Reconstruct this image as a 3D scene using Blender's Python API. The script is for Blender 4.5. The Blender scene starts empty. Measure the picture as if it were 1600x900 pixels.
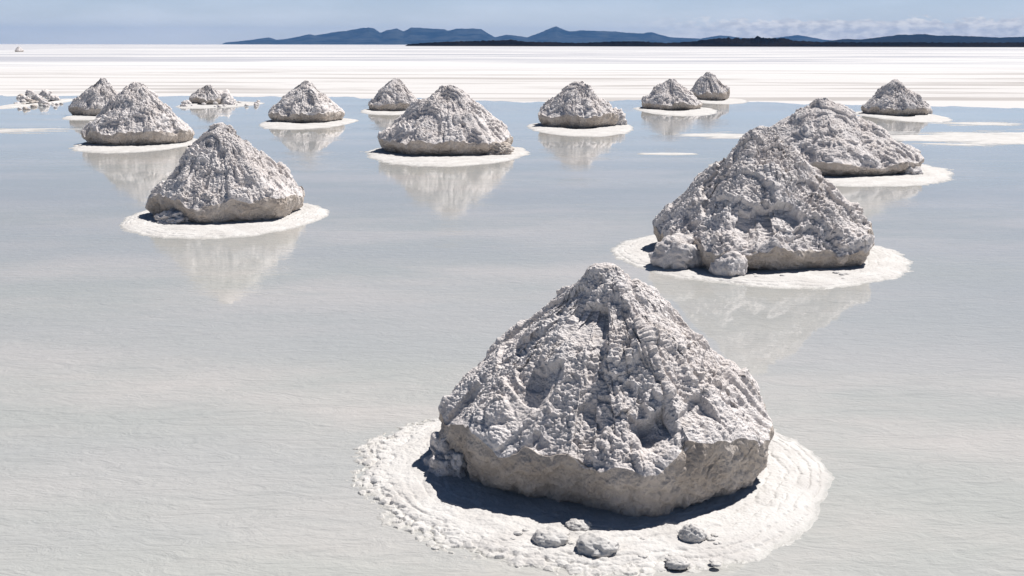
import bpy, bmesh, math, random
import numpy as np
from mathutils import Matrix, Vector, Euler

# ------------------------------------------------------------------ camera
C = bpy.context.scene.collection
SC = bpy.context.scene
FPX = 1800.0                      # focal length in photo pixels (photo 1600 x 900)
PITCH = math.radians(11.93)       # looking down
ROLL = math.radians(0.11)
CAM_H = 1.70
cd = bpy.data.cameras.new("camera")
cam = bpy.data.objects.new("camera", cd)
C.objects.link(cam)
cd.sensor_width = 36.0
cd.lens = 36.0 * FPX / 1600.0
cd.clip_start = 0.1
cd.clip_end = 60000.0
CAM_M = Matrix.Translation((0, 0, CAM_H)) @ Matrix.Rotation(math.pi / 2 - PITCH, 4, 'X') @ Matrix.Rotation(ROLL, 4, 'Z')
cam.matrix_world = CAM_M
SC.camera = cam

# ------------------------------------------------------------------ light and exposure
SUN_EL = math.radians(57)
SUN_AZ = math.radians(47)         # to the right of straight ahead
SUN_DIR = Vector((math.cos(SUN_EL) * math.sin(SUN_AZ), math.cos(SUN_EL) * math.cos(SUN_AZ), math.sin(SUN_EL)))
sd = bpy.data.lights.new("sun", 'SUN')
sd.energy = 5.0
sd.angle = math.radians(0.5)
sd.color = (1.0, 0.965, 0.925)
sun = bpy.data.objects.new("sun", sd)
C.objects.link(sun)
sun.rotation_euler = SUN_DIR.to_track_quat('Z', 'Y').to_euler()
sun.location = (10, 10, 30)

SKY_STRENGTH = 0.05
w = bpy.data.worlds.new("World")
SC.world = w
w.use_nodes = True
wn, wl = w.node_tree.nodes, w.node_tree.links
wn.clear()
wo = wn.new('ShaderNodeOutputWorld')
bg = wn.new('ShaderNodeBackground')
bg.inputs['Strength'].default_value = SKY_STRENGTH
sky = wn.new('ShaderNodeTexSky')
sky.sky_type = 'NISHITA'
sky.sun_disc = False
sky.sun_elevation = SUN_EL
sky.sun_rotation = SUN_AZ
sky.altitude = 3600
sky.air_density = 0.8
sky.dust_density = 0.15
sky.ozone_density = 1.5


def wmath(op, a, b=None, c=None, clamp=False):
    n = wn.new('ShaderNodeMath'); n.operation = op; n.use_clamp = clamp
    for i, v in enumerate((a, b, c)):
        if v is None: continue
        if isinstance(v, (int, float)): n.inputs[i].default_value = v
        else: wl.new(v, n.inputs[i])
    return n.outputs[0]


def wmap(v, a, b, c, d):
    n = wn.new('ShaderNodeMapRange'); n.interpolation_type = 'SMOOTHSTEP'
    wl.new(v, n.inputs[0])
    for i, x in enumerate((a, b, c, d)): n.inputs[i + 1].default_value = x
    return n.outputs[0]


tc = wn.new('ShaderNodeTexCoord')
sep = wn.new('ShaderNodeSeparateXYZ'); wl.new(tc.outputs['Generated'], sep.inputs[0])
az = wmath('ARCTAN2', sep.outputs[0], sep.outputs[1])
el = sep.outputs[2]
cv = wn.new('ShaderNodeCombineXYZ')
wl.new(az, cv.inputs[0]); wl.new(wmath('MULTIPLY', el, 2.3), cv.inputs[1])
n1 = wn.new('ShaderNodeTexNoise'); n1.inputs['Scale'].default_value = 44; n1.inputs['Detail'].default_value = 9
n1.inputs['Roughness'].default_value = 0.68
wl.new(cv.outputs[0], n1.inputs['Vector'])
# low cumulus bank on the right, tops near 1.5 degrees
bank = wmap(az, 0.06, 0.24, 0.0, 1.0)
top = wmap(el, 0.010, 0.040, 1.0, -0.2)
cum = wmath('ADD', n1.outputs[0], wmath('MULTIPLY', wmath('SUBTRACT', top, 0.62), 0.55))
cum = wmap(cum, 0.49, 0.60, 0.0, 0.65)
cum = wmath('MULTIPLY', cum, bank)
# thin veil clouds everywhere
cv2 = wn.new('ShaderNodeCombineXYZ')
wl.new(az, cv2.inputs[0]); wl.new(wmath('MULTIPLY', el, 4.5), cv2.inputs[1]); cv2.inputs[2].default_value = 3.7
n2 = wn.new('ShaderNodeTexNoise'); n2.inputs['Scale'].default_value = 6; n2.inputs['Detail'].default_value = 6
n2.inputs['Roughness'].default_value = 0.55
wl.new(cv2.outputs[0], n2.inputs['Vector'])
veil = wmath('MULTIPLY', wmap(n2.outputs[0], 0.36, 0.70, 0.75, 1.0), wmap(el, 0.0, 0.14, 1.0, 0.0))
n3 = wn.new('ShaderNodeTexNoise'); n3.inputs['Scale'].default_value = 95; n3.inputs['Detail'].default_value = 6
wl.new(cv.outputs[0], n3.inputs['Vector'])
ccol = wn.new('ShaderNodeMix'); ccol.data_type = 'RGBA'
wl.new(wmap(n3.outputs[0], 0.35, 0.65, 0, 1), ccol.inputs[0])
k = 1.0 / SKY_STRENGTH
ccol.inputs[6].default_value = (0.58 * k, 0.56 * k, 0.58 * k, 1)
ccol.inputs[7].default_value = (0.98 * k, 0.92 * k, 0.87 * k, 1)
skyc = wn.new('ShaderNodeMix'); skyc.data_type = 'RGBA'; skyc.blend_type = 'MULTIPLY'
skyc.inputs[0].default_value = 1.0
wl.new(sky.outputs[0], skyc.inputs[6]); skyc.inputs[7].default_value = (1, 1, 1, 1)
m1 = wn.new('ShaderNodeMix'); m1.data_type = 'RGBA'
vc = wn.new('ShaderNodeMix'); vc.data_type = 'RGBA'
wl.new(wmap(el, 0.0, 0.06, 0.0, 1.0), vc.inputs[0])
vc.inputs[6].default_value = (0.76 * k, 0.77 * k, 0.78 * k, 1); vc.inputs[7].default_value = (0.52 * k, 0.64 * k, 0.80 * k, 1)
wl.new(vc.outputs[2], m1.inputs[7])
wl.new(veil, m1.inputs[0]); wl.new(skyc.outputs[2], m1.inputs[6])
m2 = wn.new('ShaderNodeMix'); m2.data_type = 'RGBA'
wl.new(cum, m2.inputs[0]); wl.new(m1.outputs[2], m2.inputs[6]); wl.new(ccol.outputs[2], m2.inputs[7])
wl.new(m2.outputs[2], bg.inputs['Color'])
wl.new(bg.outputs[0], wo.inputs['Surface'])

SC.view_settings.view_transform = 'Standard'
SC.view_settings.look = 'None'
SC.view_settings.exposure = 0.22
SC.view_settings.gamma = 1.0
SC.view_settings.use_curve_mapping = False
SC.render.engine = 'CYCLES'
SC.cycles.max_bounces = 6
SC.cycles.diffuse_bounces = 1
SC.cycles.glossy_bounces = 3
SC.cycles.volume_bounces = 0
SC.cycles.use_denoising = True
try:
    SC.cycles.denoiser = 'OPENIMAGEDENOISE'
    SC.cycles.denoising_prefilter = 'ACCURATE'
except Exception:
    pass


# ------------------------------------------------------------------ pixel -> world helpers
def ray(px, py):
    d = Vector(((px - 800) / FPX, (450 - py) / FPX, -1.0))
    return (CAM_M.to_3x3() @ d).normalized()


def at(px, py, z=0.0):
    """point of the level z seen at photo pixel px, py"""
    d = ray(px, py)
    t = (z - CAM_H) / d.z
    return Vector((d.x * t, d.y * t, z))


def hit_y(px, py, Y):
    d = ray(px, py)
    t = Y / d.y
    return Vector((d.x * t, Y, CAM_H + d.z * t))


def proj(v):
    q = CAM_M.inverted() @ Vector(v)
    return 800 + FPX * q.x / -q.z, 450 - FPX * q.y / -q.z


# ------------------------------------------------------------------ numpy noise
_rs = np.random.RandomState(11)
PERM = _rs.permutation(4096).astype(np.int64)
GR = _rs.normal(size=(4096, 3)); GR /= np.linalg.norm(GR, axis=1)[:, None]
PT = _rs.rand(4096, 3)


def _h(i, j, k, s):
    return PERM[(PERM[(PERM[(i + s * 131) & 4095] + j) & 4095] + k + s * 17) & 4095]


def pn(P, s=0):
    """gradient noise, about -1..1; P is (...,3)"""
    I = np.floor(P).astype(np.int64); F = P - I
    U = F * F * F * (F * (F * 6 - 15) + 10)
    out = 0
    for dx in (0, 1):
        wx = U[..., 0] if dx else 1 - U[..., 0]
        for dy in (0, 1):
            wy = U[..., 1] if dy else 1 - U[..., 1]
            for dz in (0, 1):
                wz = U[..., 2] if dz else 1 - U[..., 2]
                g = GR[_h(I[..., 0] + dx, I[..., 1] + dy, I[..., 2] + dz, s)]
                out = out + wx * wy * wz * (g[..., 0] * (F[..., 0] - dx) + g[..., 1] * (F[..., 1] - dy) + g[..., 2] * (F[..., 2] - dz))
    return out * 1.7


def fbm(P, octv=4, s=0, gain=0.5):
    o = 0; a = 1
    for i in range(octv):
        o = o + a * pn(P * 2.03 ** i + i * 7.3, s + i); a *= gain
    return o


def billow(P, octv=3, s=0, gain=0.5):
    """rounded lumps with sharp creases"""
    o = 0; a = 1; t = 0
    for i in range(octv):
        o = o + a * np.sqrt(pn(P * 2.1 ** i + i * 3.1, s + i) ** 2 + 0.002); t += a; a *= gain
    return o / t


def clod(P, s=0):
    """rounded clods: 1 at a clod's centre, 0 at the gaps"""
    I = np.floor(P).astype(np.int64)
    f1 = np.full(P.shape[:-1], 9.0)
    for dx in (-1, 0, 1):
        for dy in (-1, 0, 1):
            for dz in (-1, 0, 1):
                J = I + np.array((dx, dy, dz))
                q = PT[_h(J[..., 0], J[..., 1], J[..., 2], s)]
                d = ((J + q - P) ** 2).sum(-1)
                f1 = np.minimum(f1, d)
    return np.clip(1 - f1 * 1.25, 0, 1)


def chunk(P, s=0):
    """angular fragments: every cell has its own height, slightly domed; -0.5..0.5"""
    I = np.floor(P).astype(np.int64)
    f1 = np.full(P.shape[:-1], 9.0); val = np.zeros(P.shape[:-1])
    for dx in (-1, 0, 1):
        for dy in (-1, 0, 1):
            for dz in (-1, 0, 1):
                J = I + np.array((dx, dy, dz))
                h = _h(J[..., 0], J[..., 1], J[..., 2], s)
                q = PT[h]; w_ = J + q - P
                d = (w_ ** 2).sum(-1)
                m = d < f1
                tilt = (w_ * GR[h]).sum(-1)
                val = np.where(m, PT[(h + 77) & 4095][..., 0] + 0.55 * tilt, val)
                f1 = np.where(m, d, f1)
    return 0.75 * (val - 0.5) + 0.25 * (0.5 - f1 * 1.2)


def sst(a, b, x):
    t = np.clip((x - a) / (b - a), 0, 1)
    return t * t * (3 - 2 * t)


# ------------------------------------------------------------------ mesh helpers
def grid_mesh(name, G, closed=True):
    """G (rows, cols, 3) -> mesh; closed joins the last column to the first"""
    r, c = G.shape[:2]
    ii, jj = np.meshgrid(np.arange(r - 1), np.arange(c if closed else c - 1), indexing='ij')
    j2 = (jj + 1) % c
    F = np.stack([ii * c + jj, ii * c + j2, (ii + 1) * c + j2, (ii + 1) * c + jj], -1).reshape(-1, 4)
    return raw_mesh(name, G.reshape(-1, 3), F)


def raw_mesh(name, V, F):
    me = bpy.data.meshes.new(name)
    me.vertices.add(len(V)); me.vertices.foreach_set('co', np.ascontiguousarray(V, dtype=np.float32).ravel())
    n = F.shape[1]
    me.loops.add(F.size); me.loops.foreach_set('vertex_index', np.ascontiguousarray(F, dtype=np.int32).ravel())
    me.polygons.add(len(F))
    me.polygons.foreach_set('loop_start', np.arange(0, F.size, n, dtype=np.int32))
    me.polygons.foreach_set('use_smooth', np.ones(len(F), dtype=bool))
    me.update(calc_edges=True)
    me.validate()
    return me


def link(name, me, mat=None, parent=None, loc=None):
    o = bpy.data.objects.new(name, me)
    C.objects.link(o)
    if mat: me.materials.append(mat)
    if parent: o.parent = parent
    if loc is not None: o.location = loc
    return o


def tag(o, label=None, cat=None, group=None, kind=None):
    if label: o['label'] = label
    if cat: o['category'] = cat
    if group: o['group'] = group
    if kind: o['kind'] = kind
    return o


def gnormals(G, closed=True):
    if closed:
        E = np.concatenate([G[:, -1:], G, G[:, :1]], 1)
        dj = E[:, 2:] - E[:, :-2]
    else:
        dj = np.gradient(G, axis=1)
    di = np.gradient(G, axis=0)
    N = np.cross(dj, di)
    L = np.linalg.norm(N, axis=-1, keepdims=True)
    return N / np.maximum(L, 1e-12)


# ------------------------------------------------------------------ materials
class NT:
    def __init__(self, name):
        self.m = bpy.data.materials.new(name)
        self.m.use_nodes = True
        self.n = self.m.node_tree.nodes; self.l = self.m.node_tree.links
        self.n.clear()
        self.out = self.n.new('ShaderNodeOutputMaterial')

    def _in(self, sock, v):
        if v is None: return
        if isinstance(v, (int, float)): sock.default_value = v
        elif isinstance(v, (tuple, list)):
            if len(v) == 3 and sock.type == 'RGBA': v = (*v, 1)
            sock.default_value = v
        else: self.l.new(v, sock)

    def math(self, op, a, b=None, clamp=False):
        n = self.n.new('ShaderNodeMath'); n.operation = op; n.use_clamp = clamp
        self._in(n.inputs[0], a); self._in(n.inputs[1], b)
        return n.outputs[0]

    def pos(self, scale=(1, 1, 1), rot=(0, 0, 0), loc=(0, 0, 0), world=False):
        if world:
            t = self.n.new('ShaderNodeNewGeometry').outputs['Position']
        else:
            t = self.n.new('ShaderNodeTexCoord').outputs['Object']
        mp = self.n.new('ShaderNodeMapping')
        mp.inputs['Scale'].default_value = scale; mp.inputs['Rotation'].default_value = rot; mp.inputs['Location'].default_value = loc
        self.l.new(t, mp.inputs['Vector'])
        return mp.outputs[0]

    def noise(self, vec, scale, detail=4, rough=0.5, dist=0.0):
        n = self.n.new('ShaderNodeTexNoise')
        self.l.new(vec, n.inputs['Vector'])
        n.inputs['Scale'].default_value = scale; n.inputs['Detail'].default_value = detail
        n.inputs['Roughness'].default_value = rough; n.inputs['Distortion'].default_value = dist
        return n.outputs[0]

    def vor(self, vec, scale, feature='F1'):
        n = self.n.new('ShaderNodeTexVoronoi'); n.feature = feature
        self.l.new(vec, n.inputs['Vector']); n.inputs['Scale'].default_value = scale
        return n.outputs[0]

    def mr(self, v, a, b, c=0.0, d=1.0, smooth=True):
        n = self.n.new('ShaderNodeMapRange')
        if smooth: n.interpolation_type = 'SMOOTHSTEP'
        self._in(n.inputs[0], v)
        for i, x in enumerate((a, b, c, d)): self._in(n.inputs[i + 1], x)
        return n.outputs[0]

    def mix(self, f, a, b, mode='MIX'):
        n = self.n.new('ShaderNodeMix'); n.data_type = 'RGBA'; n.blend_type = mode
        self._in(n.inputs[0], f); self._in(n.inputs[6], a); self._in(n.inputs[7], b)
        return n.outputs[2]

    def bump(self, h, strength, dist, normal=None):
        n = self.n.new('ShaderNodeBump')
        self._in(n.inputs['Height'], h); self._in(n.inputs['Strength'], strength); n.inputs['Distance'].default_value = dist
        if normal is not None: self.l.new(normal, n.inputs['Normal'])
        return n.outputs[0]

    def principled(self, col, rough, normal=None, spec=0.3):
        n = self.n.new('ShaderNodeBsdfPrincipled')
        self._in(n.inputs['Base Color'], col); self._in(n.inputs['Roughness'], rough)
        n.inputs['Specular IOR Level'].default_value = spec
        if normal is not None: self.l.new(normal, n.inputs['Normal'])
        self.l.new(n.outputs[0], self.out.inputs['Surface'])
        return n


def mat_crust():
    t = NT("salt_crust_grey")
    p = t.pos()
    big = t.noise(p, 3.0, 4, 0.6)
    mid = t.noise(p, 16.0, 4, 0.6)
    fine = t.noise(p, 90.0, 3, 0.7)
    col = t.mix(t.mr(big, 0.35, 0.68), (0.78, 0.72, 0.69), (0.86, 0.815, 0.795))
    col = t.mix(t.mr(mid, 0.30, 0.50, 0.4, 0.0), col, (0.54, 0.47, 0.42))
    col = t.mix(t.mr(fine, 0.28, 0.42, 0.5, 0.0), col, (0.44, 0.37, 0.33))
    h = t.math('ADD', t.math('MULTIPLY', t.noise(p, 70, 5, 0.75), 1.0), t.math('MULTIPLY', t.vor(p, 95), -0.45))
    nrm = t.bump(h, 0.85, 0.012)
    t.principled(col, 0.9, nrm, 0.2)
    return t.m


def mat_base():
    t = NT("salt_base_beige")
    p = t.pos()
    big = t.noise(p, 5.0, 4, 0.6)
    fine = t.noise(p, 55.0, 5, 0.7)
    col = t.mix(t.mr(big, 0.35, 0.65), (0.52, 0.45, 0.39), (0.67, 0.60, 0.54))
    col = t.mix(t.mr(fine, 0.30, 0.46, 0.5, 0.0), col, (0.36, 0.30, 0.26))
    geo = t.pos()
    h = t.math('ADD', t.noise(p, 70, 6, 0.75), t.math('MULTIPLY', t.vor(p, 90), 0.4))
    nrm = t.bump(h, 0.9, 0.012)
    t.principled(col, 0.9, nrm, 0.2)
    return t.m


def mat_ring():
    t = NT("salt_ring_white")
    p = t.pos()
    big = t.noise(p, 4.0, 5, 0.6)
    fine = t.noise(p, 75.0, 4, 0.7)
    col = t.mix(t.mr(big, 0.35, 0.65), (0.57, 0.545, 0.52), (0.66, 0.64, 0.615))
    col = t.mix(t.mr(fine, 0.28, 0.42, 0.5, 0.0), col, (0.50, 0.46, 0.43))
    h = t.math('ADD', t.noise(p, 45, 6, 0.7), t.math('MULTIPLY', t.vor(p, 85), -0.3))
    nrm = t.bump(h, 0.5, 0.009)
    g = t.n.new('ShaderNodeNewGeometry'); sp = t.n.new('ShaderNodeSeparateXYZ'); t.l.new(g.outputs['Position'], sp.inputs[0])
    zz = t.math('ADD', sp.outputs[2], t.math('MULTIPLY', t.math('SUBTRACT', t.noise(p, 22, 4, 0.65), 0.5), 0.010))
    wet = t.mr(zz, 0.001, 0.0085, 1.0, 0.0)
    col = t.mix(t.math('MULTIPLY', wet, 0.8), col, (0.50, 0.485, 0.45))
    t.principled(col, t.mr(wet, 0.0, 1.0, 0.8, 0.30), nrm, 0.3)
    return t.m


def mat_water():
    t = NT("shallow_brine")
    p = t.pos(world=True)
    # pale salt bed seen through the shallow brine
    patch = t.noise(t.pos((0.45, 0.9, 1), world=True), 1.0, 5, 0.6)
    patch2 = t.noise(t.pos((0.12, 0.5, 1), world=True, loc=(7, 3, 0)), 1.0, 4, 0.55)
    col = t.mix(t.mr(patch, 0.35, 0.66), (0.465, 0.47, 0.44), (0.57, 0.54, 0.505))
    col = t.mix(t.mr(patch2, 0.38, 0.64, 0.0, 0.7), col, (0.45, 0.455, 0.445))
    streak = t.noise(t.pos((2.0, 4.6, 1), rot=(0, 0, 0.12), world=True), 2.2, 6, 0.62, 1.6)
    speck = t.noise(p, 38, 3, 0.6)
    col = t.mix(t.mr(streak, 0.28, 0.50, 0.22, 0.0), col, (0.34, 0.345, 0.33))
    col = t.mix(t.mr(speck, 0.72, 0.78, 0.0, 0.7), col, (0.72, 0.72, 0.70))
    bed = t.math('ADD', t.math('MULTIPLY', streak, 0.9), t.math('MULTIPLY', t.noise(t.pos((1, 1.8, 1), world=True), 26, 5, 0.65), 0.35))
    nb = t.bump(bed, 0.55, 0.035)
    # water surface: tiny wavelets, stronger in wind-ruffled bands
    wv = t.noise(t.pos((0.55, 1.6, 1), rot=(0, 0, -0.1), world=True), 9.0, 3, 0.5, 0.6)
    band = t.noise(t.pos((0.035, 0.42, 1), world=True, loc=(2.3, 1.1, 0)), 1.0, 4, 0.6)
    amp = t.mr(band, 0.46, 0.62, 0.06, 0.7)
    nw = t.bump(wv, amp, 0.0035)
    d = t.n.new('ShaderNodeBsdfDiffuse'); t._in(d.inputs[0], col); t.l.new(nb, d.inputs['Normal'])
    g = t.n.new('ShaderNodeBsdfGlossy'); g.inputs['Roughness'].default_value = 0.02; t.l.new(nw, g.inputs['Normal'])
    g.inputs[0].default_value = (1, 1, 1, 1)
    fr = t.n.new('ShaderNodeFresnel'); fr.inputs['IOR'].default_value = 1.44; t.l.new(nw, fr.inputs['Normal'])
    ms = t.n.new('ShaderNodeMixShader')
    t.l.new(fr.outputs[0], ms.inputs[0]); t.l.new(d.outputs[0], ms.inputs[1]); t.l.new(g.outputs[0], ms.inputs[2])
    t.l.new(ms.outputs[0], t.out.inputs['Surface'])
    return t.m


def mat_ground():
    t = NT("salt_flat")
    geo = t.n.new('ShaderNodeNewGeometry')
    sp = t.n.new('ShaderNodeSeparateXYZ'); t.l.new(geo.outputs['Position'], sp.inputs[0])
    Y = sp.outputs[1]
    s1 = t.noise(t.pos((0.035, 0.24, 1), world=True), 1.0, 6, 0.65, 1.2)     # metre-wide ridges, tens of metres long
    s2 = t.noise(t.pos((0.008, 0.035, 1), world=True, loc=(5, 2, 0)), 1.0, 6, 0.65, 1.2)
    s3 = t.noise(t.pos((0.0016, 0.0050, 1), world=True, loc=(1, 8, 0)), 1.0, 5, 0.6)
    dry = (0.68, 0.67, 0.665)
    beige = (0.43, 0.405, 0.39)
    near = t.mr(Y, 45.0, 95.0, 1.0, 0.0)
    mud = t.math('MULTIPLY', t.mr(s1, 0.38, 0.52, 1.0, 0.0), t.mr(Y, 55.0, 110.0, 0.95, 0.10))
    col = t.mix(t.math('MULTIPLY', near, 0.8), dry, (0.63, 0.61, 0.595))
    col = t.mix(mud, col, beige)
    wet2 = t.math('MULTIPLY', t.mr(s2, 0.42, 0.54, 1.0, 0.0), t.mr(Y, 70, 130, 0.0, 0.75))
    wet3 = t.math('MULTIPLY', t.mr(s3, 0.42, 0.54, 1.0, 0.0), t.mr(Y, 250, 600, 0.0, 0.6))
    wet = t.math('MAXIMUM', wet2, wet3)
    col = t.mix(wet, col, (0.36, 0.37, 0.42))
    d = t.n.new('ShaderNodeBsdfDiffuse'); t._in(d.inputs[0], col)
    nb = t.bump(t.noise(t.pos((0.6, 1.2, 1), world=True), 2.0, 5, 0.65), 0.5, 0.03); t.l.new(nb, d.inputs['Normal'])
    t.l.new(d.outputs[0], t.out.inputs['Surface'])
    return t.m


def mat_rock(name, c1, c2, sc):
    t = NT(name)
    p = t.pos((1, 1, 3), world=True)
    col = t.mix(t.mr(t.noise(p, sc, 6, 0.6), 0.35, 0.65), c1, c2)
    t.principled(col, 1.0, None, 0.0)
    return t.m


M_CRUST, M_BASE, M_RING = mat_crust(), mat_base(), mat_ring()
M_WATER, M_GROUND = mat_water(), mat_ground()

# ------------------------------------------------------------------ the setting: flat, brine, mountains
gr = 11800.0
me = raw_mesh("ground", np.array([(-gr, -400, -.004), (gr, -400, -.004), (gr, gr, -.004), (-gr, gr, -.004)]), np.array([[0, 1, 2, 3]]))
tag(link("ground", me, M_GROUND), kind='structure')

# far edge of the brine, as photo pixels (a gently wavy shore about 30-40 m out)
shore = [(-500, 150), (0, 149), (120, 150), (260, 151), (330, 148), (420, 150), (540, 152), (640, 155), (760, 160), (860, 161), (960, 157), (1010, 154),
         (1100, 156), (1180, 158), (1300, 163), (1400, 166), (1500, 169), (1600, 172), (2100, 176)]
sx = [at(a, b).x for a, b in shore]; sy = [at(a, b).y for a, b in shore]
XX = np.linspace(sx[0], sx[-1], 1500)
YE = np.interp(XX, sx, sy)
q = np.stack([XX * 0.35, XX * 0, XX * 0], -1)
YE = YE + 1.5 * fbm(q * 0.35, 5, 5, 0.6) + 0.8 * fbm(q * 2.2, 4, 9, 0.6)
G = np.zeros((3, len(XX), 3)); G[..., 0] = XX[None]
G[0, :, 1] = -6; G[1, :, 1] = 10; G[2, :, 1] = YE
me = grid_mesh("water", G, closed=False)
tag(link("water", me, M_WATER), kind='structure')


# thin banks of dry salt standing just above the brine
def salt_bank(px0, px1, ytop, ybot, seed, h=0.010, thr=0.0, sq=1.0):
    a, b = at(px0, (ytop + ybot) / 2), at(px1, (ytop + ybot) / 2)
    y0, y1 = at((px0 + px1) / 2, ybot).y, at((px0 + px1) / 2, ytop).y
    nx, ny = 420, 70
    u, v = np.meshgrid(np.linspace(-1.15, 1.15, nx), np.linspace(-1.3, 1.3, ny))
    X = (a.x + b.x) / 2 + u * (b.x - a.x) / 2; Yg = (y0 + y1) / 2 + v * (y1 - y0) / 2
    Q = np.stack([X * 0.9, Yg * 1.6, X * 0], -1)
    env = 1 - np.sqrt(np.abs(u) ** 3 + np.abs(v * sq) ** 2)
    Z = h * np.clip(env * 2.2 + thr + 1.1 * fbm(Q * np.array((0.8, 1.6, 1)), 5, seed, 0.65), -1, 1) - 0.003
    me = grid_mesh("salt_bank", np.stack([X, Yg, Z], -1), closed=False)
    tag(link("salt_bank", me, M_RING), kind='structure')


salt_bank(1340, 1900, 205, 231, 3, thr=0.0)
salt_bank(-300, 150, 199, 209, 8, thr=-0.3)
salt_bank(985, 1100, 238, 243, 5, thr=-0.35)
salt_bank(1060, 1250, 206, 220, 6, thr=-0.4)
salt_bank(1440, 1640, 190, 197, 9, thr=-0.5)


def ridge(name, prof, Y, depth, mat, seed, rough=0.12, nx=500, base_drop=0.0, bell=1.3):
    """a real range: the crest follows prof (photo px), flanks fall away both in front and behind"""
    xs = np.linspace(prof[0][0], prof[-1][0], nx)
    hy = np.interp(xs, [p[0] for p in prof], [p[1] for p in prof])
    X = np.empty(nx); H = np.empty(nx)
    for i in range(nx):
        v = hit_y(xs[i], hy[i], Y); X[i] = v.x; H[i] = max(v.z, 0.0)
    rows = 41
    t = np.linspace(-1, 1, rows)
    G = np.zeros((rows, nx, 3))
    Hm = max(H.max(), 1)
    for r in range(rows):
        f = max(0.0, 1 - abs(t[r])) ** bell
        yy = Y + t[r] * depth
        Q = np.stack([X / (Hm * 3.5), np.full(nx, yy) / (Hm * 3.5), X * 0], -1)
        n = np.abs(pn(Q, seed)) + 0.5 * np.abs(pn(Q * 2.1, seed + 1)) + 0.25 * np.abs(pn(Q * 4.3, seed + 2))
        wgt = 1 - math.exp(-(t[r] / 0.22) ** 2)
        G[r, :, 0] = X * (yy / Y if t[r] < 0 else 1)
        G[r, :, 1] = yy
        G[r, :, 2] = H * f * (1 - wgt * 0.55 * n) + H * rough * 0.25 * fbm(Q * 9, 3, seed + 5) * f - 1.5
    me = grid_mesh(name, G, closed=False)
    tag(link(name, me, mat), kind='structure')


M_MT = mat_rock("mountain_rock", (0.015, 0.025, 0.035), (0.065, 0.075, 0.08), 0.006)
M_HILL = mat_rock("dark_scrub", (0.006, 0.006, 0.007), (0.016, 0.013, 0.012), 0.02)
M_HILL2 = mat_rock("mid_range_scrub", (0.012, 0.015, 0.02), (0.02, 0.022, 0.025), 0.01)
far_prof = [(344, 70), (352, 66), (375, 64), (400, 61), (420, 58), (432, 62), (450, 60), (470, 56), (484, 53), (492, 55), (520, 50), (545, 47), (562, 44), (576, 42),
            (584, 44), (594, 51), (606, 46), (620, 44), (630, 49), (642, 43), (655, 43.5), (675, 44.5), (694, 45), (700, 48), (712, 44.5), (752, 45),
            (762, 51), (774, 58), (790, 54), (806, 55.5), (824, 58), (850, 48), (862, 43), (869, 40), (876, 44), (890, 49), (912, 47), (955, 48.5), (980, 51),
            (1004, 52), (1018, 50), (1032, 54), (1050, 58), (1070, 59), (1095, 60), (1112, 57), (1125, 55), (1140, 56), (1160, 59), (1200, 60), (1225, 57),
            (1245, 54.5), (1262, 57), (1290, 62), (1340, 66), (1380, 70)]
ridge("mountains", far_prof, 9500, 1500, M_MT, 21)
mid_prof = [(1270, 71), (1290, 64), (1320, 60), (1345, 61), (1370, 58), (1395, 55), (1408, 53), (1420, 54), (1436, 52.5), (1450, 53), (1462, 55), (1490, 55),
            (1520, 56), (1545, 57), (1560, 58), (1590, 57), (1640, 56), (1750, 60), (1900, 70)]
ridge("mountains", mid_prof, 4200, 600, M_HILL2, 33)
near_prof = [(630, 71), (638, 67), (660, 65), (700, 63), (760, 61.5), (800, 60), (820, 63), (860, 63.5), (900, 65), (930, 64), (970, 62.5), (1000, 62.5), (1040, 65), (1080, 63),
             (1100, 60), (1125, 58), (1150, 57.5), (1166, 58), (1180, 57.5), (1184, 54.5), (1187, 55), (1190, 57.5), (1225, 57.5), (1240, 61), (1280, 63.5), (1340, 64), (1420, 64), (1500, 64.5), (1700, 64), (1950, 71)]
ridge("hills", near_prof, 1300, 80, M_HILL, 44, rough=0.5, nx=1400, bell=0.6)


# ------------------------------------------------------------------ salt piles
def facet(th, faces, m=16):
    a = 0
    for ang, p in faces:
        a = a + np.maximum(0, np.cos(th - math.radians(ang)) / p) ** m
    return a ** (-1.0 / m)


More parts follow.
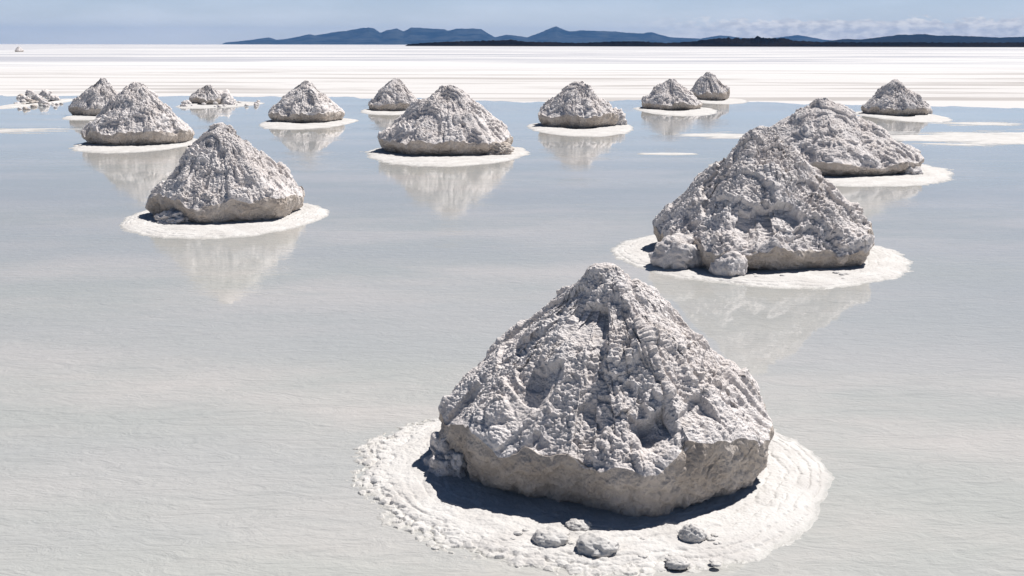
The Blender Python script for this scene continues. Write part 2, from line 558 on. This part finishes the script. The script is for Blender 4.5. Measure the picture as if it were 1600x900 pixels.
def make_pile(P):
    peak, L, R_, yb = P['peak'], P['L'], P['R'], P['yb']
    seed = P['seed']; nth = P.get('nth', 500)
    cxp = (L + R_) / 2
    front = at(cxp, yb)
    # base centre: front distance plus the base radius
    dist = front.y
    for _ in range(6):
        v = Vector((at(cxp, yb).x, dist, 0.15))
        depth = -(CAM_M.inverted() @ v).z
        R = (R_ - L) / 2 * depth / FPX
        dist = front.y + R * P.get('kb', 0.80)
    cx = hit_y(cxp, yb, dist).x
    ptop = hit_y(peak[0], peak[1], dist + P.get('pyoff', 0.0))
    H = ptop.z
    cx = ray(cxp, yb).x / ray(cxp, yb).y * dist
    off = ptop.x - cx
    zr0 = P.get('zr', 0.22) * H
    ns, nb = P.get('ns', int(nth * 0.36)), P.get('nb', int(nth * 0.09))
    th = np.linspace(0, 2 * math.pi, nth, endpoint=False)
    rnd = random.Random(seed)
    faces = P.get('faces')
    if not faces:
        n = rnd.choice((5, 6, 7)); a0 = rnd.uniform(0, 360)
        faces = [(a0 + i * 360 / n + rnd.uniform(-14, 14), rnd.uniform(0.93, 1.03)) for i in range(n)]
    fc = facet(th, faces); fc = fc / ((fc[np.argmin(abs(th - 0.0))] + fc[np.argmin(abs(th - math.pi))]) / 2)
    ring = np.stack([np.cos(th) * 1.3, np.sin(th) * 1.3, th * 0], -1)
    Rt = R * (0.2 + 0.8 * fc) * (1 + 0.035 * fbm(ring, 3, seed))
    zn = fbm(ring * 1.6 + 4, 4, seed + 3, 0.62)
    zr = zr0 * (1 + P.get('zvar', 0.42) * zn)
    if 'zrf' in P: zr = zr * P['zrf'](np.degrees(th) % 360)
    rb = Rt * P.get('rb', 0.81) * (1 + 0.03 * fbm(ring * 2 + 9, 3, seed + 7))
    # band rows
    s = np.linspace(0, 1, nb, endpoint=False)[:, None]
    rB = rb + (Rt - rb) * np.sin(s * math.pi / 2) ** 0.9
    zB = -0.03 + (zr + 0.03) * s
    # slope rows
    rho = np.linspace(1, 0, ns)[:, None]
    rho = rho ** 0.96
    e = P.get('tip', 0.05)
    f = (math.sqrt(1 + e * e) - np.sqrt(rho ** 2 + e * e)) / (math.sqrt(1 + e * e) - e)
    f = f * (1 - P.get('belly', 0.13)) + P.get('belly', 0.13) * (1 - rho ** 1.7)
    rS = Rt * rho
    zS = zr * (1 - f) + H * f
    r = np.concatenate([rB, rS], 0); z = np.concatenate([zB, zS], 0)
    shift = np.clip(z / H, 0, 1) ** 1.3
    X = r * np.cos(th) + shift * off; Yy = r * np.sin(th) + shift * P.get('pyoff', 0.0)
    G = np.stack([X, Yy, z], -1)
    N = gnormals(G)
    if (N[len(N) // 2, :, 2].mean()) < 0: N = -N
    N[-1] = (0, 0, 1)
    rows = G.shape[0]
    v = np.where(np.arange(rows) < nb, (np.arange(rows) - nb) / float(nb), (np.arange(rows) - nb) / (ns - 1.0))[:, None]   # -1..0 band, 0..1 slope
    b = np.clip(np.arange(rows) / float(nb), 0, 1)[:, None]
    TH = np.degrees(th)[None, :] % 360
    k = P.get('k', 1.0) * (0.72 / max(R, 0.3)) ** 0.0   # metres
    Q = G.copy(); Q = Q + seed * 3.17
    wp = lambda f, a, k_: np.stack([fbm(Q * f, 2, seed + k_), fbm(Q * f + 9, 2, seed + k_ + 1), fbm(Q * f + 19, 2, seed + k_ + 2)], -1) * a
    hi = nth >= 400
    Qw = Q + wp(9, 0.022, 11)
    Qs = Qw * np.array((1, 1, 0.55))
    big = fbm(Q * 2.4, 3, seed + 20, 0.45) * 0.026
    tx = fbm(Q * np.array((3.0, 3.0, 2.0)) + 0.4, 2, seed + 90, 0.45) * 2.4
    terr = (np.floor(tx) + sst(0.38, 0.58, tx - np.floor(tx)) - 0.5) * 0.017
    patchy = sst(-0.35, 0.45, fbm(Q * 3.6, 2, seed + 40))
    side = 0.5 + 0.5 * np.cos(th - math.radians(P.get('rside', 315)))
    amt = (0.15 + 0.85 * patchy) * (0.28 + 0.72 * side)
    c1 = chunk(Qs * 11, seed + 30) * 0.019
    c2 = (clod(Qw * 27, seed + 31) - 0.45) * 0.0125 + chunk(Qw * 20, seed + 33) * 0.005
    Qf = Q + wp(40, 0.005, 111) if hi else Q
    c3 = (clod(Qf * 58, seed + 32) - 0.45) * 0.0075 if hi else 0
    grain = fbm(Q * 75, 2, seed + 27, 0.7) * 0.0034 if hi else 0
    ridg = (0.3 - np.abs(pn(Qs * 6.0, seed + 22))) * 0.012
    rough = (terr + (c1 + ridg) * amt + c2 * (0.3 + 0.7 * amt) + c3 * (0.6 + 0.4 * amt)) * P.get('rough', 1.75) + grain
    # runnels that run down the slope
    thc = np.stack([np.broadcast_to(np.cos(th), r.shape) * 4.6, np.broadcast_to(np.sin(th), r.shape) * 4.6, z * 1.6 + 0 * r], -1) + seed
    thc = thc + 0.35 * pn(Q * 6, seed + 50)[..., None]
    run = -np.clip(0.17 - np.abs(pn(thc, seed + 51)), 0, 1) / 0.17 * 0.014
    run2 = -np.clip(0.15 - np.abs(pn(thc * 2.1, seed + 52)), 0, 1) / 0.15 * 0.007
    runs = (run + run2) * sst(0.86, 0.55, v) * P.get('runs', 0.75) * (0.25 + 0.75 * sst(-0.2, 0.6, np.cos(th - 5.6)))
    slope_amp = 0.25 + 0.75 * sst(-0.02, 0.05, v)
    band_d = fbm(Q * 7, 4, seed + 60, 0.6) * 0.022 + c1 * 0.45 + c2 * 0.6 + c3 * 0.8 - 0.02 * sst(-0.6, -1.0, v) * np.abs(fbm(Q * 16, 3, seed + 66))
    S = sst(-0.25, 0.03, v)
    D = big + S * (rough * slope_amp + runs) + (1 - S) * band_d + 0.012 * np.exp(-(v / np.where(v < 0, 0.15, 0.05)) ** 2) * (0.5 + pn(Q * 12, seed + 63))
    rm = D.mean(axis=1, keepdims=True); D = D - rm * S * (0.8 + 0.2 * sst(0.4, 0.8, v)) - 0.004 * S
    # slumped scarps: a patch missing below a sharp upper lip
    for (ta, vv, wa, hv, dep) in P.get('scarps', []):
        jit = 0.25 * fbm(Q * 8, 3, seed + 70)
        du = ((TH - ta + 180) % 360 - 180) / wa + jit * 0.6
        dv = (v - vv) / hv + jit * 0.6
        inside = sst(1.0, 0.75, np.abs(du)) * sst(1.0, 0.86, dv) * sst(-1.0, 0.7, dv)
        D = D * (1 - 0.55 * np.clip(inside * 1.4, 0, 1)) - dep * inside
    if P.get('cap'):
        D = D + sst(0.86, 0.97, v) * P['cap'] * (0.3 + clod(Q * 9, seed + 80) + 0.4 * pn(Q * 18, seed + 81))
    D = D * np.clip(P.get('amp', 1.0), 0, 9)
    D[-1] = D[-2].mean()
    D = D * (0.25 + 0.75 * sst(1.0, 0.90, v))
    G = G + N * D[..., None]
    G[..., 2] = np.where(v < -0.97, np.minimum(G[..., 2], -0.02), G[..., 2])
    G[-1] = G[-2].mean(0)
    # true the finished heap up to its measured width and height
    CI = np.array(CAM_M.inverted())
    for _ in range(3):
        W = G + np.array((cx, dist, 0.0))
        q = W @ CI[:3, :3].T + CI[:3, 3]
        px = 800 + FPX * q[..., 0] / -q[..., 2]; py = 450 - FPX * q[..., 1] / -q[..., 2]
        up = G[..., 2] > 0.05 * H
        l_, r__ = np.percentile(px[up], 0.2), np.percentile(px[up], 99.8)
        k_ = (R_ - L) / (r__ - l_)
        G[..., :2] *= k_
        cx += ((L + R_) / 2 - (l_ + r__) / 2 * k_ - (1 - k_) * (800 + FPX * (CI[:3, :3] @ np.array((cx, dist, 0)) + CI[:3, 3])[0] / -(CI[:3, :3] @ np.array((cx, dist, 0)) + CI[:3, 3])[2])) * dist / FPX
        t_ = py.min()
        itop = np.unravel_index(py.argmin(), py.shape)
        zt = hit_y(px[itop], peak[1], W[itop][1]).z
        zk = zt / G[itop][2]
        G[..., 2] = np.where(G[..., 2] > 0, G[..., 2] * zk, G[..., 2])
    o = bpy.data.objects.new("salt_pile", None)
    C.objects.link(o); o.location = (cx, dist, 0); o.empty_display_size = 0.2
    tag(o, P['label'], 'salt pile', 'cone shaped salt piles standing in the brine')
    link("weathered_slope", grid_mesh("weathered_slope", G[nb:]), M_CRUST, o)
    link("base_band", grid_mesh("base_band", G[:nb + 1]), M_BASE, o)
    P['c'] = (cx, dist); P['Rm'] = R
    return o


def make_ring(P):
    cx, cy = P['c']; R = P['Rm']
    L, R_, yb = P['disc']
    nth, nr = P.get('rth', 420), P.get('rnr', 90)
    seed = P['seed'] + 500
    Lx = hit_y(L, yb, cy); Rx = hit_y(R_, yb, cy)
    xl = cx - ray(L, P['yb']).x / ray(L, P['yb']).y * cy
    xr = ray(R_, P['yb']).x / ray(R_, P['yb']).y * cy - cx
    yf = cy - at((L + R_) / 2, yb).y
    yk = P.get('back', (xl + xr) / 2)
    th = np.linspace(0, 2 * math.pi, nth, endpoint=False)
    ax = np.where(np.cos(th) > 0, xr, xl); ay = np.where(np.sin(th) > 0, yk, yf)
    Rd = 1 / np.sqrt((np.cos(th) / ax) ** 2 + (np.sin(th) / ay) ** 2)
    Rd = np.maximum(Rd, R * 0.9) * P.get('rk', 0.98)
    for _ in range(3):
        Rd = (np.roll(Rd, 3) + Rd + np.roll(Rd, -3)) / 3
    rho = np.linspace(0.45, 1.30, nr)[:, None]
    r = Rd * rho
    X = r * np.cos(th); Yy = r * np.sin(th)
    Q = np.stack([X, Yy, X * 0 + seed], -1)
    n1 = fbm(Q * 3.0, 4, seed, 0.55)
    n2 = fbm(Q * 14, 4, seed + 4, 0.6)
    h = P.get('rh', 0.022)
    e = rho + 0.060 * n1 + 0.034 * n2 * (1 + 0.6 * pn(Q * 2.0, seed + 31))
    z = h * np.clip((1.0 - e) / 0.16, -1, 1)
    z = np.where(z > 0, h * np.sin(np.clip(z / h, 0, 1) * math.pi / 2), z)
    # crusty lines left by the falling brine
    for c, a in ((0.95, 0.5), (0.90, 0.6), (0.85, 0.4), (0.79, 0.6), (0.72, 0.5), (0.66, 0.3)):
        z = z - h * 0.28 * a * sst(-0.7, 0.2, pn(Q * 1.3, seed + 40) + 0.1) * 1.7 * np.exp(-((rho + 0.035 * n1 + 0.008 * n2 - c) / 0.008) ** 2) * sst(-0.3, 0.3, n2 + 0.2)
    z = z + (0.0035 * n2 + 0.004 * n1) * sst(1.15, 0.95, rho)
    if P.get('crumb'):
        left = sst(0.2, -0.7, np.cos(th - 0.5))[None, :]
        cm = np.exp(-((rho - 0.99) / 0.085) ** 2) * left
        z = z + cm * (chunk(Q * 34, seed + 9) * 0.016 + 0.002)
        z = z + (0.2 + 0.8 * left) * np.exp(-((rho - 0.80) / 0.22) ** 2) * (chunk(Q * 40, seed + 10) * 0.0024)
    CI = np.array(CAM_M.inverted())
    for _ in range(2):
        W = np.stack([X + cx, Yy + cy, z], -1)
        q = W @ CI[:3, :3].T + CI[:3, 3]
        px = (800 + FPX * q[..., 0] / -q[..., 2])[z > 0]
        k_ = (R_ - L) / (np.percentile(px, 99.9) - np.percentile(px, 0.1))
        X = X * k_
        cx += ((L + R_) / 2 - (np.percentile(px, 99.9) + np.percentile(px, 0.1)) / 2) * cy / FPX
    me = grid_mesh("salt_ring", np.stack([X, Yy, z], -1)[::-1])
    o = link("salt_ring", me, M_RING, loc=(cx, cy, 0))
    tag(o, P['rlabel'], 'salt crust', 'white salt rings around the piles')
    return o


def make_lump(px, py, wpx, seed, label, h=0.75, cat='salt lump', group=None, name='salt_lump', z=0.006, mat=None, sub=5, dy=0.0, wy=0.9, sm=None):
    g = at(px, py)
    depth = -(CAM_M.inverted() @ g).z
    r = wpx / 2 * depth / FPX
    bm = bmesh.new(); bmesh.ops.create_icosphere(bm, subdivisions=sub, radius=1.0)
    V = np.array([v.co[:] for v in bm.verts]); F = np.array([[v.index for v in f.verts] for f in bm.faces]); bm.free()
    rs = np.random.RandomState(seed)
    sc = np.array((1.0, wy, h)) * r
    sm = sm or (0.42 if mat is M_RING else 1.0)
    n = V / np.linalg.norm(V, axis=1)[:, None]
    D = 0.24 * fbm(n * 1.4 + seed, 3, seed) + 0.20 * (billow(n * 2.3 + seed, 3, seed + 5) - 0.25) + 0.16 * clod(n * 3.6 + seed, seed + 6) + 0.30 * chunk(n * 2.4 + seed, seed + 8) + 0.10 * chunk(n * 6 + seed, seed + 7)
    V = n * (0.86 + D * sm)[:, None] * sc
    V[:, 2] = np.maximum(V[:, 2], -0.45 * r * h)
    me = raw_mesh(name, V, F)
    o = link(name, me, mat or M_CRUST, loc=(g.x, g.y + r * wy * 0.8 + dy, z + 0.42 * r * h))
    tag(o, label, cat, group)
    return o


def zrfA(t):
    # foreground pile: the shelf edge steps down left of the middle and up again (angles: 270 faces the camera)
    f = np.ones_like(t)
    f = f + 0.35 * np.exp(-((t - 292) / 9) ** 2) - 0.12 * np.exp(-((t - 262) / 9) ** 2) + 0.10 * np.exp(-((t - 205) / 20) ** 2)
    return f


PILES = [
    dict(key='A', peak=(946, 410), L=690, R=1203, yb=797, seed=3, nth=1600, ns=460, nb=130, rough=1.2, zr=0.27, kb=0.80, rb=0.82, zvar=0.2, zrf=zrfA, pyoff=0.02,
         faces=[(-112, 0.98), (-60, 0.97), (-8, 0.97), (50, 1.0), (105, 1.0), (165, 0.98), (212, 0.985)],
         scarps=[(248, 0.60, 22, 0.16, 0.045), (283, 0.13, 7, 0.10, 0.07), (303, 0.12, 5, 0.10, 0.03), (232, 0.22, 10, 0.2, 0.03)], tip=0.035, cap=0.03, belly=0.20,
         disc=(556, 1294, 902), rth=1500, rnr=340, crumb=True, rh=0.021, back=0.80,
         label='largest salt pile, in the foreground, grey lumpy slopes above a shaded beige base',
         rlabel='widest white salt ring, with concentric crust lines, under the foreground pile'),
    dict(key='B', peak=(1188, 196), L=1022, R=1362, yb=422, seed=8, nth=1000, zr=0.20, zvar=0.4, rough=2.0, rb=0.82, scarps=[(262, 0.18, 22, 0.16, 0.07)],
         disc=(958, 1422, 452), rth=900, rnr=200,
         label='rough salt pile right behind the foreground one, two round lumps at its foot',
         rlabel='white salt ring under the rough pile with two round lumps at its foot'),
    dict(key='D', peak=(337, 191), L=231, R=474, yb=350, seed=14, nth=900, zr=0.22, zvar=0.34, runs=0.6,
         disc=(190, 513, 375), rth=800, rnr=160,
         label='large salt pile at left nearest the camera, evenly conical with lower shaded band',
         rlabel='white salt ring under the nearest pile on the left'),
    dict(key='C', peak=(1285, 152), L=1140, R=1440, yb=276, seed=21, nth=800, zr=0.17, zvar=0.3, cap=0.035, tip=0.10, belly=0.04,
         disc=(1110, 1488, 293), rth=700, rnr=120,
         label='broad blunt grey salt pile, its left half hidden behind the rough pile',
         rlabel='white salt ring with a pointed right end under the broad half hidden pile'),
    dict(key='J', peak=(697, 132), L=592, R=800, yb=244, tip=0.12, seed=27, nth=800, zr=0.22, zvar=0.34, belly=0.26, runs=0.9,
         disc=(572, 826, 261), rth=700, rnr=120,
         label='blunt topped salt pile in the middle of the photo, right flank grooved and sunlit',
         rlabel='white salt ring under the blunt topped pile in the middle'),
    dict(key='E', peak=(207, 127), L=128, R=302, yb=229, seed=33, nth=700, zr=0.20, rough=2.0,
         disc=(112, 318, 240), rth=600, rnr=110,
         label='tall salt pile at left that overlaps a smaller farther pile on its left',
         rlabel='white salt ring under the tall left pile that overlaps a smaller one'),
    dict(key='K', peak=(902, 126), L=842, R=966, yb=200, seed=39, nth=600, zr=0.25, belly=0.26,
         disc=(824, 989, 214), rth=500, rnr=90,
         label='salt pile right of the middle with a lump leaning on its right foot',
         rlabel='ragged white salt ring under the pile with a lump on its right foot'),
    dict(key='H', peak=(478, 125), L=420, R=538, yb=192, seed=45, nth=560, zr=0.22,
         disc=(406, 559, 203), rth=480, rnr=90,
         label='neat pointed salt pile between the small broken mound and the middle piles',
         rlabel='thin white salt ring under the neat pointed pile, second row left'),
    dict(key='F', peak=(157, 121), L=108, R=203, yb=182, seed=51, nth=520, zr=0.22,
         disc=(99, 216, 188), rth=420, rnr=80,
         label='small farther salt pile partly hidden behind the tall left pile',
         rlabel='sliver of white salt ring under the partly hidden far left pile'),
    dict(key='I', peak=(618, 121), L=576, R=657, yb=174, seed=57, nth=480, zr=0.22, belly=0.26,
         disc=(564, 672, 180), rth=400, rnr=80,
         label='small salt pile peeking out behind the left flank of the blunt middle pile',
         rlabel='white salt ring under the small pile behind the blunt middle pile'),
    dict(key='L', peak=(1050, 122), L=1003, R=1097, yb=172, seed=63, nth=500, zr=0.2, belly=0.16,
         disc=(990, 1120, 182), rth=400, rnr=80,
         label='left and nearer one of two small salt piles standing close together',
         rlabel='white salt ring under the nearer one of the two close small piles'),
    dict(key='M', peak=(1106, 112), L=1077, R=1140, yb=157, seed=69, nth=440, zr=0.25, belly=0.26,
         disc=(1068, 1168, 163), rth=360, rnr=70,
         label='right and farther one of two small salt piles standing close together',
         rlabel='white salt ring under the farther one of the two close small piles'),
    dict(key='N', peak=(1402, 123), L=1346, R=1452, yb=181, seed=75, nth=520, zr=0.2,
         disc=(1332, 1485, 192), rth=420, rnr=80,
         label='dark grey salt pile farthest to the right, standing beyond the brine edge streaks',
         rlabel='white salt ring under the pile farthest to the right'),
    dict(key='G', peak=(322, 132), L=296, R=348, yb=163, seed=81, nth=400, zr=0.3, belly=0.35, rough=2.0,
         disc=(276, 412, 170), rth=420, rnr=80,
         label='stubby broken salt mound, far left of centre, with rubble trailing to its right',
         rlabel='ragged salt patch with rubble under the stubby broken mound'),
    dict(key='O', peak=(30, 72), L=23, R=37, yb=81, seed=87, nth=120, zr=0.2,
         disc=(19, 40, 82.5), rth=90, rnr=30,
         label='tiny lone salt pile near the horizon at far left',
         rlabel='tiny salt ring under the lone pile near the horizon'),
]
for P in PILES:
    make_pile(P)
    make_ring(P)

# ------------------------------------------------------------------ loose lumps
gA = 'loose lumps on the foreground ring'
make_lump(862, 862, 66, 1, 'flattish salt lump, left of the pair in front of the foreground pile', h=0.55, group=gA, mat=M_RING)
make_lump(936, 876, 78, 2, 'biggest loose salt lump in front of the foreground pile, next to the flattish one', h=0.55, group=gA, mat=M_RING)
make_lump(906, 838, 44, 3, 'small salt lump at the edge of the dark shadow, behind the biggest loose lump', h=0.6, group=gA, mat=M_RING)
make_lump(1084, 856, 46, 4, 'upright salt lump at the right end of the dark shadow of the foreground pile', h=0.95, group=gA, mat=M_RING)
make_lump(1060, 893, 40, 5, 'low salt crumb at the bottom edge of the photo on the foreground ring', h=0.5, group=gA, mat=M_RING)
make_lump(712, 752, 100, 6, 'shaded lump of salt leaning on the left foot of the foreground pile', h=0.85, wy=1.0, z=-0.01)
make_lump(1066, 424, 92, 7, 'wide round double lump at the left foot of the rough right pile', h=0.85, z=0.0, mat=M_CRUST, sm=0.6)
make_lump(1142, 436, 60, 8, 'smaller round salt lump in front of the rough right pile, beside the double one', h=0.98, z=0.01, sm=0.55)
make_lump(776, 244, 50, 13, 'low salt lump at the sunlit right foot of the blunt middle pile', h=0.6, z=0.0, mat=M_BASE)
make_lump(962, 197, 34, 9, 'salt lump leaning on the right foot of the pile right of the middle', h=1.1, z=0.0)
make_lump(1449, 179, 22, 10, 'salt lump at the right foot of the pile farthest to the right', h=0.8, z=0.0, sub=4)
make_lump(1428, 275, 34, 11, 'salt lump at the right tip of the broad half hidden pile', h=0.6, z=0.0, sub=4)
make_lump(268, 352, 60, 12, 'shaded salt lump under the left edge of the nearest left pile', h=0.5, z=0.0, sub=5)

rnd = random.Random(5)
for i in range(22):
    make_lump(rnd.uniform(800, 1130), rnd.uniform(828, 862), rnd.uniform(6, 17), 140 + i,
              'small crumb of salt along the front edge of the dark shadow', h=0.5, sub=4, sm=0.4, mat=M_RING, group='crumbs along the foreground shadow', z=0.016)
for i in range(10):
    make_lump(rnd.uniform(1165, 1330), rnd.uniform(431, 440), rnd.uniform(5, 12), 170 + i,
              'small crumb of salt on the ring right of the two round lumps', h=0.5, sub=3, sm=0.4, mat=M_RING, group='crumbs beside the round lumps', z=0.014)
crumbs = []
for i in range(7):
    a = rnd.uniform(0, 1)
    make_lump(560 + 190 * a * a + rnd.uniform(-18, 18), 740 + 130 * a + rnd.uniform(-22, 22), rnd.uniform(6, 15), 100 + i,
              'tiny salt crumb on the left rim of the foreground ring', h=0.35, sub=4, sm=0.3, mat=M_RING, group='crumbs on the foreground ring', z=-0.001)
for i in range(5):
    make_lump(rnd.uniform(985, 1120), rnd.uniform(868, 896), rnd.uniform(8, 18), 120 + i,
              'small crumb of salt on the white ring in front of the foreground pile', h=0.35, sub=4, sm=0.3, mat=M_RING, group='crumbs in front of the foreground pile', z=0.014)

# rubble heap at the far left
bank_c = at(54, 163)
P = dict(seed=91, disc=(4, 104, 171), yb=166, c=(at(54, 160).x, at(54, 160).y), Rm=0.2, rth=360, rnr=80, rh=0.03, back=2.2,
         rlabel='low ragged salt patch under the collapsed rubble at far left')
make_ring(P)
gO = 'rubble of the collapsed far left pile'
for i in range(46):
    t_ = rnd.gauss(0, 0.42)
    if abs(t_) > 1: t_ = rnd.uniform(-.9, .9)
    px = 56 + 46 * t_; py = rnd.uniform(152, 172) if rnd.random() < 0.75 else rnd.uniform(148, 155)
    make_lump(px, py, rnd.uniform(4, 10), 200 + i, 'small salt chunk in the collapsed rubble heap at far left', h=rnd.uniform(0.5, 0.8), sub=3, group=gO, z=0.0, mat=rnd.choice((M_CRUST, M_BASE, M_RING)))
for i, (px, py, ww) in enumerate([(45, 149, 13), (70, 153, 20), (56, 158, 16), (84, 158, 14), (66, 165, 16), (36, 157, 12)]):
    lab = ['dark topmost chunk of the far left rubble heap', 'broadest chunk in the far left rubble heap, right of its top', 'middle chunk of the far left rubble heap',
           'right hand chunk of the far left rubble heap', 'front chunk of the far left rubble heap', 'left hand chunk of the far left rubble heap'][i]
    make_lump(px, py, ww, 300 + i, lab, h=0.8, sub=4, group='larger chunks of the far left rubble heap', z=0.02)
# rubble beside the stubby broken mound
gG = 'rubble beside the stubby broken mound'
for i in range(34):
    px = rnd.uniform(280, 408) if i % 2 else rnd.uniform(335, 375)
    py = 164 + rnd.uniform(-5, 5)
    make_lump(px, py, rnd.uniform(3, 8), 400 + i, 'small salt chunk scattered beside the stubby broken mound', h=0.8, sub=3, group=gG, z=0.01)
for i, (px, py, ww) in enumerate([(345, 162, 32), (290, 164, 16), (357, 165, 20)]):
    lab = ['slab of broken salt against the right side of the stubby mound', 'chunk of salt at the left foot of the stubby broken mound', 'flat chunk of salt right of the slab by the stubby mound'][i]
    make_lump(px, py, ww, 500 + i, lab, h=0.85 if i == 0 else 0.6, sub=4, group='larger chunks by the stubby broken mound', z=0.0)

# ------------------------------------------------------------------ air
HZ = 1
if HZ:
    bm = bmesh.new(); bmesh.ops.create_cube(bm, size=1.0)
    me = bpy.data.meshes.new("haze"); bm.to_mesh(me); bm.free()
    hz = link("haze", me)
    X0, X1, Y0, Y1, Z0, Z1 = -12500, 12500, -900, 12000, -3.2, 165
    hz.location = ((X0 + X1) / 2, (Y0 + Y1) / 2, (Z0 + Z1) / 2); hz.scale = (X1 - X0, Y1 - Y0, Z1 - Z0)
    m = bpy.data.materials.new("haze_air"); m.use_nodes = True; m.node_tree.nodes.clear()
    out = m.node_tree.nodes.new('ShaderNodeOutputMaterial'); pv = m.node_tree.nodes.new('ShaderNodeVolumePrincipled')
    pv.inputs['Color'].default_value = (0.18, 0.46, 1.0, 1); pv.inputs['Density'].default_value = 0.00006; pv.inputs['Anisotropy'].default_value = 0.0
    m.node_tree.links.new(pv.outputs[0], out.inputs['Volume'])
    me.materials.append(m)
    tag(hz, kind='stuff')
